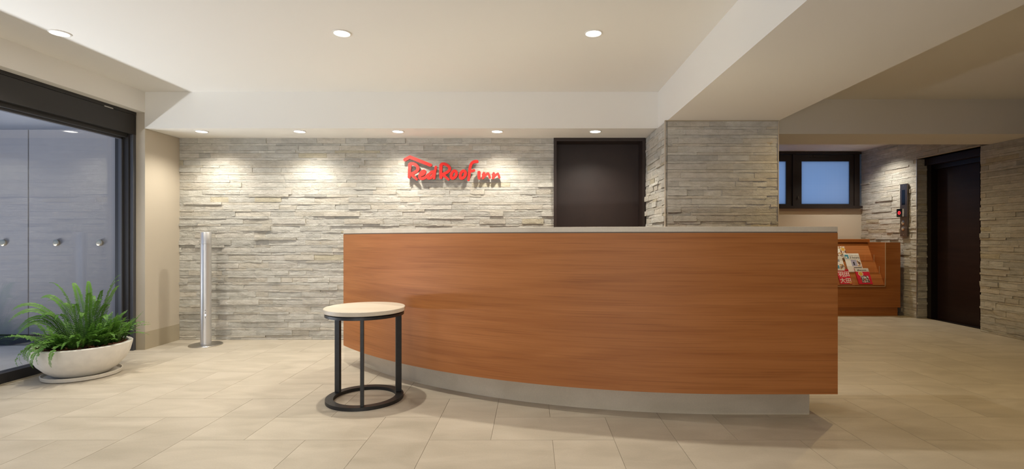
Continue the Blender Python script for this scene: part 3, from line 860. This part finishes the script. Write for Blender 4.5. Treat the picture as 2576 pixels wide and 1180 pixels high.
def frond(base, az, length, el0, droop, width, rng, curl=0.0, ruffle=0.0, tip=None):
    """arching rachis with paired leaflets; returns (verts, faces, tip attribute); with a tip the rachis is a curve up and over to it"""
    V, Fc, T, MI = [], [], [], []
    pts = []
    roll = rng.uniform(-0.5, 0.5)
    if tip is not None and tip[0] < -0.25: roll = 0.8
    p = Vector(base)
    if tip is not None:
        q = Vector(tip); c1 = p + (q - p) * 0.30 + Vector((0, 0, droop)); c2 = p + (q - p) * 0.72 + Vector((0, 0, droop * 0.8))
        length = ((q - p).length + (c1 - p).length + (c2 - c1).length + (q - c2).length) / 2
    n = max(14, int(length / 0.0086))
    el = el0; a = az
    ds = length / n
    if tip is not None:
        for i in range(n + 1):
            t = i / n; u_ = 1 - t
            pts.append((p * u_ ** 3 + c1 * 3 * u_ * u_ * t + c2 * 3 * u_ * t * t + q * t ** 3,
                        ((c1 - p) * u_ * u_ + (c2 - c1) * 2 * u_ * t + (q - c2) * t * t).normalized()))
    for i in range(n + 1 if tip is None else 0):
        t = i / n
        d = Vector((math.cos(el) * math.cos(a), math.cos(el) * math.sin(a), math.sin(el)))
        pts.append((p.copy(), d)); p = p + d * ds
        el -= droop * ds / length * (0.35 + 1.6 * t); a += curl * ds / length
    for i in range(0, n, 2):                       # rachis
        (p0, d0), (p1, d1) = pts[i], pts[min(n, i + 2)]
        s = d0.cross(Vector((0, 0, 1)));  s = s.normalized() if s.length > 1e-3 else Vector((1, 0, 0))
        u = s.cross(d0); r = 0.0022 * (1 - 0.7 * i / n)
        b = len(V)
        V += [p0 + s * r, p0 - s * r, p0 + u * r, p1 + s * r * 0.9, p1 - s * r * 0.9, p1 + u * r * 0.9]
        Fc += [(b, b + 3, b + 5, b + 2), (b + 2, b + 5, b + 4, b + 1), (b + 1, b + 4, b + 3, b)]
        T += [0.15 + 0.5 * i / n] * 6; MI += [0] * 3
    for i in range(3, n + 1):
        t = i / n; p0, d0 = pts[i]
        wd = 1.1 * width * min(1.0, 0.35 + 3.2 * t) * (1.0 - t ** 2.6) ** 0.75 + 0.004
        s = d0.cross(Vector((0, 0, 1)));  s = s.normalized() if s.length > 1e-3 else Vector((1, 0, 0))
        u = s.cross(d0)
        s, u = s * math.cos(roll) + u * math.sin(roll), u * math.cos(roll) - s * math.sin(roll)
        for sg_ in (-1, 1):
            ln = wd * rng.uniform(0.88, 1.08)
            dr = (s * sg_ + d0 * (0.14 + 0.4 * t) + u * (0.18 + rng.uniform(-0.12, 0.12) + ruffle * rng.uniform(-0.8, 0.8))).normalized()
            ac = (d0 - dr * d0.dot(dr)).normalized(); up = dr.cross(ac)
            hw = min(0.0034, ln * 0.2) * (1 + 0.9 * ruffle)
            b = len(V)
            bend = -u * ln * 0.10
            q1 = p0 + dr * ln * 0.35; q2 = p0 + dr * ln * 0.8 + bend * 0.6
            V += [p0, q1 + ac * hw, q1 - ac * hw, q2 + ac * hw * 0.75, q2 - ac * hw * 0.75, p0 + dr * ln + bend]
            Fc += [(b, b + 2, b + 1), (b + 1, b + 2, b + 4, b + 3), (b + 3, b + 4, b + 5)]
            tp = 0.12 + 0.62 * t
            T += [tp - 0.08, tp, tp, tp + 0.08, tp + 0.08, tp + 0.15]; MI += [0] * 3
    return V, Fc, T

def add_frond(*a, **k):
    V, Fc, T = frond(*a, **k)
    if min(v.x for v in V) + PX < -3.752: return False
    for v in V:                                     # leaves rest on the bowl rim, never inside it
        r = math.hypot(v.x, v.y)
        if r > 0.25 and r < 0.312 and v.z < 0.235: v.z = 0.235 + (0.235 - v.z) * 0.05
    me = bpy.data.meshes.new('frond'); me.from_pydata([tuple(v) for v in V], [], Fc); me.materials.append(M['leaf'])
    at = me.attributes.new('tip', 'FLOAT', 'POINT'); at.data.foreach_set('value', np.array(T, dtype=np.float32))
    o = bpy.data.objects.new('frond', me); C.objects.link(o); o.parent = pf
    return True

rg = math.radians
# tall arching fronds: tip offset from the bowl centre (x, y, height), arch, width
for tx, ty, tz, ar, wd, bx, by in ((-0.235, -0.02, 0.725, 0.10, 0.028, -0.02, 0.03), (-0.130, 0.06, 0.715, 0.06, 0.030, 0.0, 0.03), (-0.045, 0.10, 0.725, 0.04, 0.028, 0.01, 0.05), (0.030, 0.02, 0.640, 0.05, 0.028, 0.02, 0.03),
                                   (0.205, 0.10, 0.775, 0.09, 0.024, 0.05, 0.05), (0.225, 0.06, 0.735, 0.09, 0.030, 0.06, 0.05), (0.265, 0.02, 0.700, 0.06, 0.022, 0.08, 0.04), (0.11, 0.05, 0.660, 0.05, 0.028, 0.04, 0.06),
                                   (-0.29, -0.24, 0.545, 0.14, 0.020, -0.06, -0.02), (-0.28, -0.27, 0.470, 0.16, 0.020, -0.06, -0.03), (-0.18, -0.10, 0.590, 0.10, 0.026, -0.04, 0.0), (-0.26, -0.06, 0.610, 0.12, 0.022, -0.04, 0.02),
                                   (0.15, -0.02, 0.590, 0.07, 0.028, 0.05, 0.02), (0.02, -0.10, 0.560, 0.08, 0.028, 0.0, -0.02), (0.19, 0.02, 0.540, 0.08, 0.026, 0.07, 0.02), (-0.10, -0.05, 0.560, 0.07, 0.028, -0.03, 0.0),
                                   (-0.27, -0.24, 0.345, 0.14, 0.020, -0.08, -0.05), (-0.27, -0.22, 0.400, 0.14, 0.022, -0.08, -0.03), (0.08, 0.16, 0.60, 0.05, 0.026, 0.04, 0.08), (-0.08, 0.18, 0.60, 0.06, 0.026, 0.0, 0.08),
                                   (0.10, -0.12, 0.48, 0.09, 0.026, 0.04, -0.03), (-0.17, -0.16, 0.47, 0.10, 0.024, -0.06, -0.04), (-0.06, -0.16, 0.46, 0.10, 0.026, -0.03, -0.05), (0.24, -0.06, 0.44, 0.09, 0.024, 0.10, 0.0)):
    add_frond((bx, by, 0.205), 0, 0.4, 0, ar + 0.09, wd * 0.92, rng, tip=(tx, ty, tz - 0.03), ruffle=0.15)
# shorter ruffled fronds all round
cnt = 0; tries = 0
while cnt < 120 and tries < 900:
    tries += 1
    a = rng.uniform(0, 2 * PI); r = 0.19 * math.sqrt(rng.random())
    bx, by = r * math.cos(a) - 0.02, r * math.sin(a)
    az = a + rng.uniform(-0.6, 0.6)
    if add_frond((bx, by, 0.205), az, rng.uniform(0.18, 0.32), rg(rng.uniform(38, 78)), rng.uniform(0.6, 1.6), rng.uniform(0.014, 0.022), rng, curl=rng.uniform(-0.6, 0.6), ruffle=rng.uniform(0.2, 0.7)): cnt += 1
print('fronds', cnt, tries)
# right-hand clump of upright young fronds
for i in range(26):
    add_frond((rng.uniform(0.13, 0.21), rng.uniform(-0.06, 0.13), 0.203), rg(rng.uniform(-40, 60)), rng.uniform(0.17, 0.29), rg(rng.uniform(62, 84)), rng.uniform(0.2, 0.7), rng.uniform(0.013, 0.019), rng, ruffle=0.25)
# fronds hanging over the front rim
for az, ln in ((246, 0.33), (254, 0.36), (262, 0.33), (270, 0.36), (278, 0.34), (286, 0.36), (238, 0.30), (258, 0.30)):
    add_frond((0.13 * math.cos(rg(az)), 0.13 * math.sin(rg(az)), 0.21), rg(az), ln, rg(rng.uniform(40, 52)), rng.uniform(2.3, 2.8), 0.017, rng, curl=rng.uniform(-0.5, 0.5), ruffle=0.55)

# ------------------------------------------------------------------ brochure rack
rk = empty('brochure_rack', (4.2, 7.0, 0), label='low wooden brochure rack with sloping shelves beside the lift wall', cat='rack')
def rpart(name, mb, m, **k):
    o = mb.build(name, m, rk, **k); o.location = -Vector(rk.location); return o
RX0, RX1, RXI, RY = 3.30, 4.945, 4.747, 6.66
rpart('base_cabinet', MB().box(RX0, RX1, RY, 7.52, 0.115, 0.398), M['wood_rack'])
rpart('kick_board', MB().box(RX0, RX1 - 0.03, RY + 0.012, 7.50, 0.0, 0.115), M['wood_rack'])
rpart('side_block', MB().box(RXI, RX1, RY, 7.52, 0.398, 0.985), M['wood_rack'])
rpart('back_cabinet', MB().box(RX0, RXI, 7.06, 7.52, 0.398, 0.985), M['wood_rack'])
rpart('top_cap', MB().box(RX0, RXI + 0.02, 7.0, 7.52, 0.986, 1.030), M['wood_rack'], bevel=0.003)
SH = [(6.690, 0.420, 6.765, 0.572), (6.800, 0.577, 6.870, 0.725), (6.905, 0.730, 7.030, 0.985)]   # y, z at the foot and head of each slope
for ya, za, yb, zb in SH:
    rpart('slope_panel', MB().prism_x([(ya, za), (ya + 0.02, za - 0.022), (yb + 0.03, zb - 0.01), (yb, zb)], RX0, RXI), M['wood_rack'])
    rpart('ledge', MB().box(RX0, RXI, ya - 0.035, ya + 0.015, za - 0.024, za - 0.001), M['wood_rack'])
    a = rpart('lip', MB().box(RX0, RXI - 0.012, ya - 0.040, ya - 0.036, za - 0.022, za + 0.085), M['acrylic'])
    o = MB().box(RX0, RXI - 0.012, ya - 0.0415, ya - 0.0345, za - 0.026, za - 0.020).build('lip_edge', M['acrylic_edge'], a)
    o = MB().prism_x([(ya - 0.0405, za - 0.02), (ya - 0.034, za - 0.02), (ya - 0.034, za + 0.086), (ya - 0.0405, za + 0.086)], RXI - 0.016, RXI - 0.011).build('lip_end', M['acrylic_edge'], a)
rpart('front_edge', MB().box(RX0, RXI, RY - 0.002, RY + 0.03, 0.396, 0.402), M['acrylic_edge'])
rpart('front_edge', MB().box(RXI - 0.004, RXI + 0.001, RY - 0.002, RY + 0.006, 0.402, 0.985), M['acrylic_edge'])

def text_obj(s, size, m, parent, x, y, z=0.0006, sx=1.0, align='LEFT', bold=0.0):
    cu = bpy.data.curves.new('txt', 'FONT'); cu.body = s; cu.size = size; cu.align_x = align; cu.offset = bold
    cu.resolution_u = 3
    tmp = bpy.data.objects.new('txt', cu); C.objects.link(tmp)
    dg = bpy.context.evaluated_depsgraph_get()
    me = bpy.data.meshes.new_from_object(tmp.evaluated_get(dg))
    bpy.data.objects.remove(tmp)
    me.materials.clear(); me.materials.append(m); me.name = 'lettering'
    o = bpy.data.objects.new('lettering', me); C.objects.link(o); o.parent = parent
    o.location = (x, y, z); o.scale = (sx, 1, 1)
    return o
def patch(m, parent, x0, x1, y0, y1, z=0.0004, name='printed_picture'):
    return MB().box(x0, x1, y0, y1, 0, z).build(name, m, parent)
def disc(m, parent, x, y, r, z=0.0006, name='printed_picture'):
    o = MB().lathe([(0, 0), (r, 0), (r, z), (0, z)], 24).build(name, m, parent); o.location = (x, y, 0); return o
def booklet(shelf, x0, x1, h, label, covm, thick=0.006, name='magazine', rise=0.0, tilt=0.0):
    ya, za, yb, zb = SH[shelf]
    lean = math.atan2(zb - za, yb - ya)
    n = Vector((0, -math.sin(lean), math.cos(lean)))
    org = Vector((x0, ya, za)) + n * (thick + 0.002) + Vector((0, 0, 0.001 + rise))
    t = empty(name, org, label=label, cat='magazine', group='magazines on the rack')
    t.rotation_euler = (lean, 0, 0)
    MB().box(0, x1 - x0, 0, h, -thick, 0).build('cover', covm, t)
    return t, x1 - x0
# white leaflet with large black heading
t, W_ = booklet(1, 4.335, 4.545, 0.275, 'white magazine headed 3 hours on the middle shelf', M['paper'])
text_obj('Things to do in', 0.024, M['ink_grey'], t, 0.072, 0.243, sx=0.88)
text_obj('3 hours', 0.046, M['ink'], t, 0.072, 0.200, sx=0.92, bold=0.0006)
patch(M['ink_blue'], t, 0.010, 0.060, 0.200, 0.258); patch(M['ink_white'], t, 0.016, 0.040, 0.206, 0.228, 0.0007)
patch(M['ink_lilac'], t, 0.075, 0.150, 0.085, 0.180); patch(M['ink'], t, 0.100, 0.118, 0.100, 0.150, 0.0008); patch(M['photo_food'], t, 0.155, 0.205, 0.08, 0.17)
patch(M['ink'], t, 0.09, 0.20, 0.058, 0.068)
# red magazine with pale heading band
t, W_ = booklet(0, 4.405, 4.590, 0.230, 'red magazine with a white heading band on the lowest shelf', M['paper_red'], 0.012)
patch(M['paper'], t, 0.0, 0.185, 0.178, 0.230); text_obj('#haneota', 0.034, M['ink'], t, 0.030, 0.192, z=0.0009, sx=0.95, bold=0.0003)
disc(M['ink_gold'], t, 0.062, 0.148, 0.028); disc(M['ink_white'], t, 0.062, 0.148, 0.033, 0.0004)
patch(M['photo_street'], t, 0.050, 0.155, 0.020, 0.120)
# red magazine with white characters
t, W_ = booklet(0, 4.155, 4.315, 0.215, 'red magazine with white Japanese characters partly behind the counter', M['paper_red'], 0.012)
text_obj('羽田', 0.078, M['ink_white'], t, 0.004, 0.118, bold=0.001); text_obj('大田', 0.078, M['ink_white'], t, 0.004, 0.022, bold=0.001)
text_obj('TOKYO', 0.018, M['ink_white'], t, 0.050, 0.100)
disc(M['ink_gold'], t, 0.140, 0.020, 0.016); patch(M['paper'], t, 0.0, 0.11, 0.196, 0.214)
# white leaflet on the middle shelf, partly hidden
t, W_ = booklet(1, 4.155, 4.300, 0.235, 'white leaflet with small photos beside the taller white magazine', M['paper'])
patch(M['ink_grey'], t, 0.03, 0.10, 0.150, 0.185); patch(M['photo_food'], t, 0.085, 0.14, 0.01, 0.115); patch(M['ink_blue'], t, 0.03, 0.075, 0.05, 0.10)
# round-edged booklet on the top shelf
t, W_ = booklet(2, 4.215, 4.400, 0.215, 'booklet covered with food photos on the top shelf', M['photo_food'])
patch(M['paper'], t, 0.03, 0.11, 0.12, 0.18); disc(M['ink_gold'], t, 0.155, 0.17, 0.026); disc(M['paper'], t, 0.155, 0.17, 0.030, 0.0003)

# ------------------------------------------------------------------ lift call panel
cp = empty('call_panel', (XR - 0.018, 6.666, 1.066), label='narrow steel lift call panel with display and two round buttons', cat='lift panel')
cp.rotation_euler = (0, 0, -PI / 2)        # local x towards the camera side, local -y out of the wall
def cpart(name, mb, m, par=None, **k):
    return mb.build(name, m, par or cp, **k)
cpart('plate', MB().box(-0.062, 0.062, -0.012, 0.012, 0, 0.705), M['plate'], bevel=0.002)
cpart('display', MB().box(-0.028, 0.028, -0.0135, -0.011, 0.425, 0.625), M['display'])
for z in (0.105, 0.185):
    o = cpart('button', MB().lathe([(0, 0), (0.026, 0), (0.026, 0.008), (0.020, 0.010), (0, 0.010)], 32), M['chrome']); sharp(o)
    o.rotation_euler = (PI / 2, 0, 0); o.location = (0, -0.012, z)
    s = 1 if z > 0.15 else -1
    o2 = MB().add([(-0.010, -0.008 * s, 0.0105), (0.010, -0.008 * s, 0.0105), (0, 0.010 * s, 0.0105)], [(0, 1, 2)]).build('arrow', M['ink_grey'], o)
for z in (0.025, 0.68):
    o = cpart('screw', MB().lathe([(0, 0), (0.005, 0), (0.004, 0.002), (0, 0.002)], 12), M['chrome']); o.rotation_euler = (PI / 2, 0, 0); o.location = (0, -0.012, z)
rd = cpart('reader_box', MB().box(-0.070, 0.030, -0.052, -0.0125, 0.262, 0.372), M['ink'], bevel=0.003)
MB().box(-0.068, 0.028, -0.054, -0.052, 0.264, 0.370).build('reader_face', M['display'], rd)
MB().box(0.0302, 0.032, -0.050, -0.0125, 0.264, 0.370).build('reader_side', M['chrome'], rd)
o = MB().lathe([(0.017, 0), (0.023, 0), (0.023, 0.001), (0.017, 0.001), (0.017, 0)], 28).build('red_ring', M['red_led'], rd)
o.rotation_euler = (PI / 2, 0, 0); o.location = (-0.02, -0.0545, 0.318)
MB().box(-0.033, -0.007, -0.056, -0.0545, 0.316, 0.3205).build('red_bar', M['red_led'], rd)

# ------------------------------------------------------------------ downlights
def downlight(x, y, z, r, label, group, power, col, ang, blend, lr=0.03):
    t = empty('downlight', (x, y, z), label=label, cat='ceiling light', group=group)
    o = MB().lathe([(r * 0.86, -0.0005), (r, -0.0005), (r, -0.004), (r * 0.86, -0.006), (r * 0.86, -0.0005)], 40).build('trim_ring', M['trim'], t); sharp(o)
    MB().lathe([(0, -0.0005), (r * 0.85, -0.0005), (r * 0.85, -0.003), (0, -0.003)], 40).build('lens', M['lamp'], t)
    ld = bpy.data.lights.new('lamp', 'SPOT'); ld.energy = power; ld.color = col; ld.spot_size = math.radians(ang); ld.spot_blend = blend
    ld.shadow_soft_size = lr
    lo = bpy.data.objects.new('lamp', ld); C.objects.link(lo); lo.parent = t; lo.location = (0, 0, -0.035 - lr * 0.2)
    return t
g1 = 'downlights in the high ceiling'
for x, lb in ((-3.146, 'recessed round downlight in the high ceiling beside the window'), (-1.264, 'recessed round downlight in the high ceiling over the side table'), (0.413, 'recessed round downlight in the high ceiling over the counter')):
    downlight(x, 3.313, ZC, 0.060, lb, g1, P_CEIL, WARM, 132, 1.0, 0.022)
for y, b_ in ((1.35, 'midway between counter and added glazing'), (-0.6, 'just inside the added glazing')):  # invented rows out of view, they help light the counter front
    for x, a_ in ((-3.0, 'along the window'), (-1.264, 'down the middle of the lobby'), (0.413, 'along the beam')):
        downlight(x, y, ZC, 0.060, 'unseen added downlight ' + a_ + ', ' + b_, g1, P_REAR, WARM, 132, 1.0, 0.022)
g2 = 'downlights in the low soffit'
for x, lb in ((-3.170, 'soffit downlight above the silver post'), (-2.228, 'soffit downlight next after the one above the silver post'), (-1.283, 'soffit downlight above the roof stroke of the red sign'), (-0.330, 'soffit downlight above the end of the red lettering'), (0.614, 'soffit downlight above the dark door')):
    downlight(x, 4.775, ZS, 0.058, lb, g2, P_SOFFIT, WARM, 142, 1.0, 0.03)
g3 = 'downlights in the corridor'
downlight(2.74, 3.84, ZC, 0.060, 'downlight in the corridor ceiling behind the beam', g3, P_CORR, WARM2, 140, 1.0, 0.022)
downlight(3.6, 1.4, ZC, 0.060, 'downlight in the corridor ceiling beyond the counter end', g3, P_CORR, WARM2, 140, 1.0, 0.022)
downlight(4.62, 6.86, 2.36, 0.055, 'downlight in the corridor ceiling over the brochure rack', g3, P_CORR * 1.0, WARM, 132, 1.0, 0.02)
downlight(3.75, 6.05, 2.36, 0.055, 'hidden fill downlight added between the crossbeam and the rack', g3, P_CORR * 0.8, WARM2, 150, 1.0, 0.02)  # added fill, hidden by the crossbeam, brightens the rack and floor
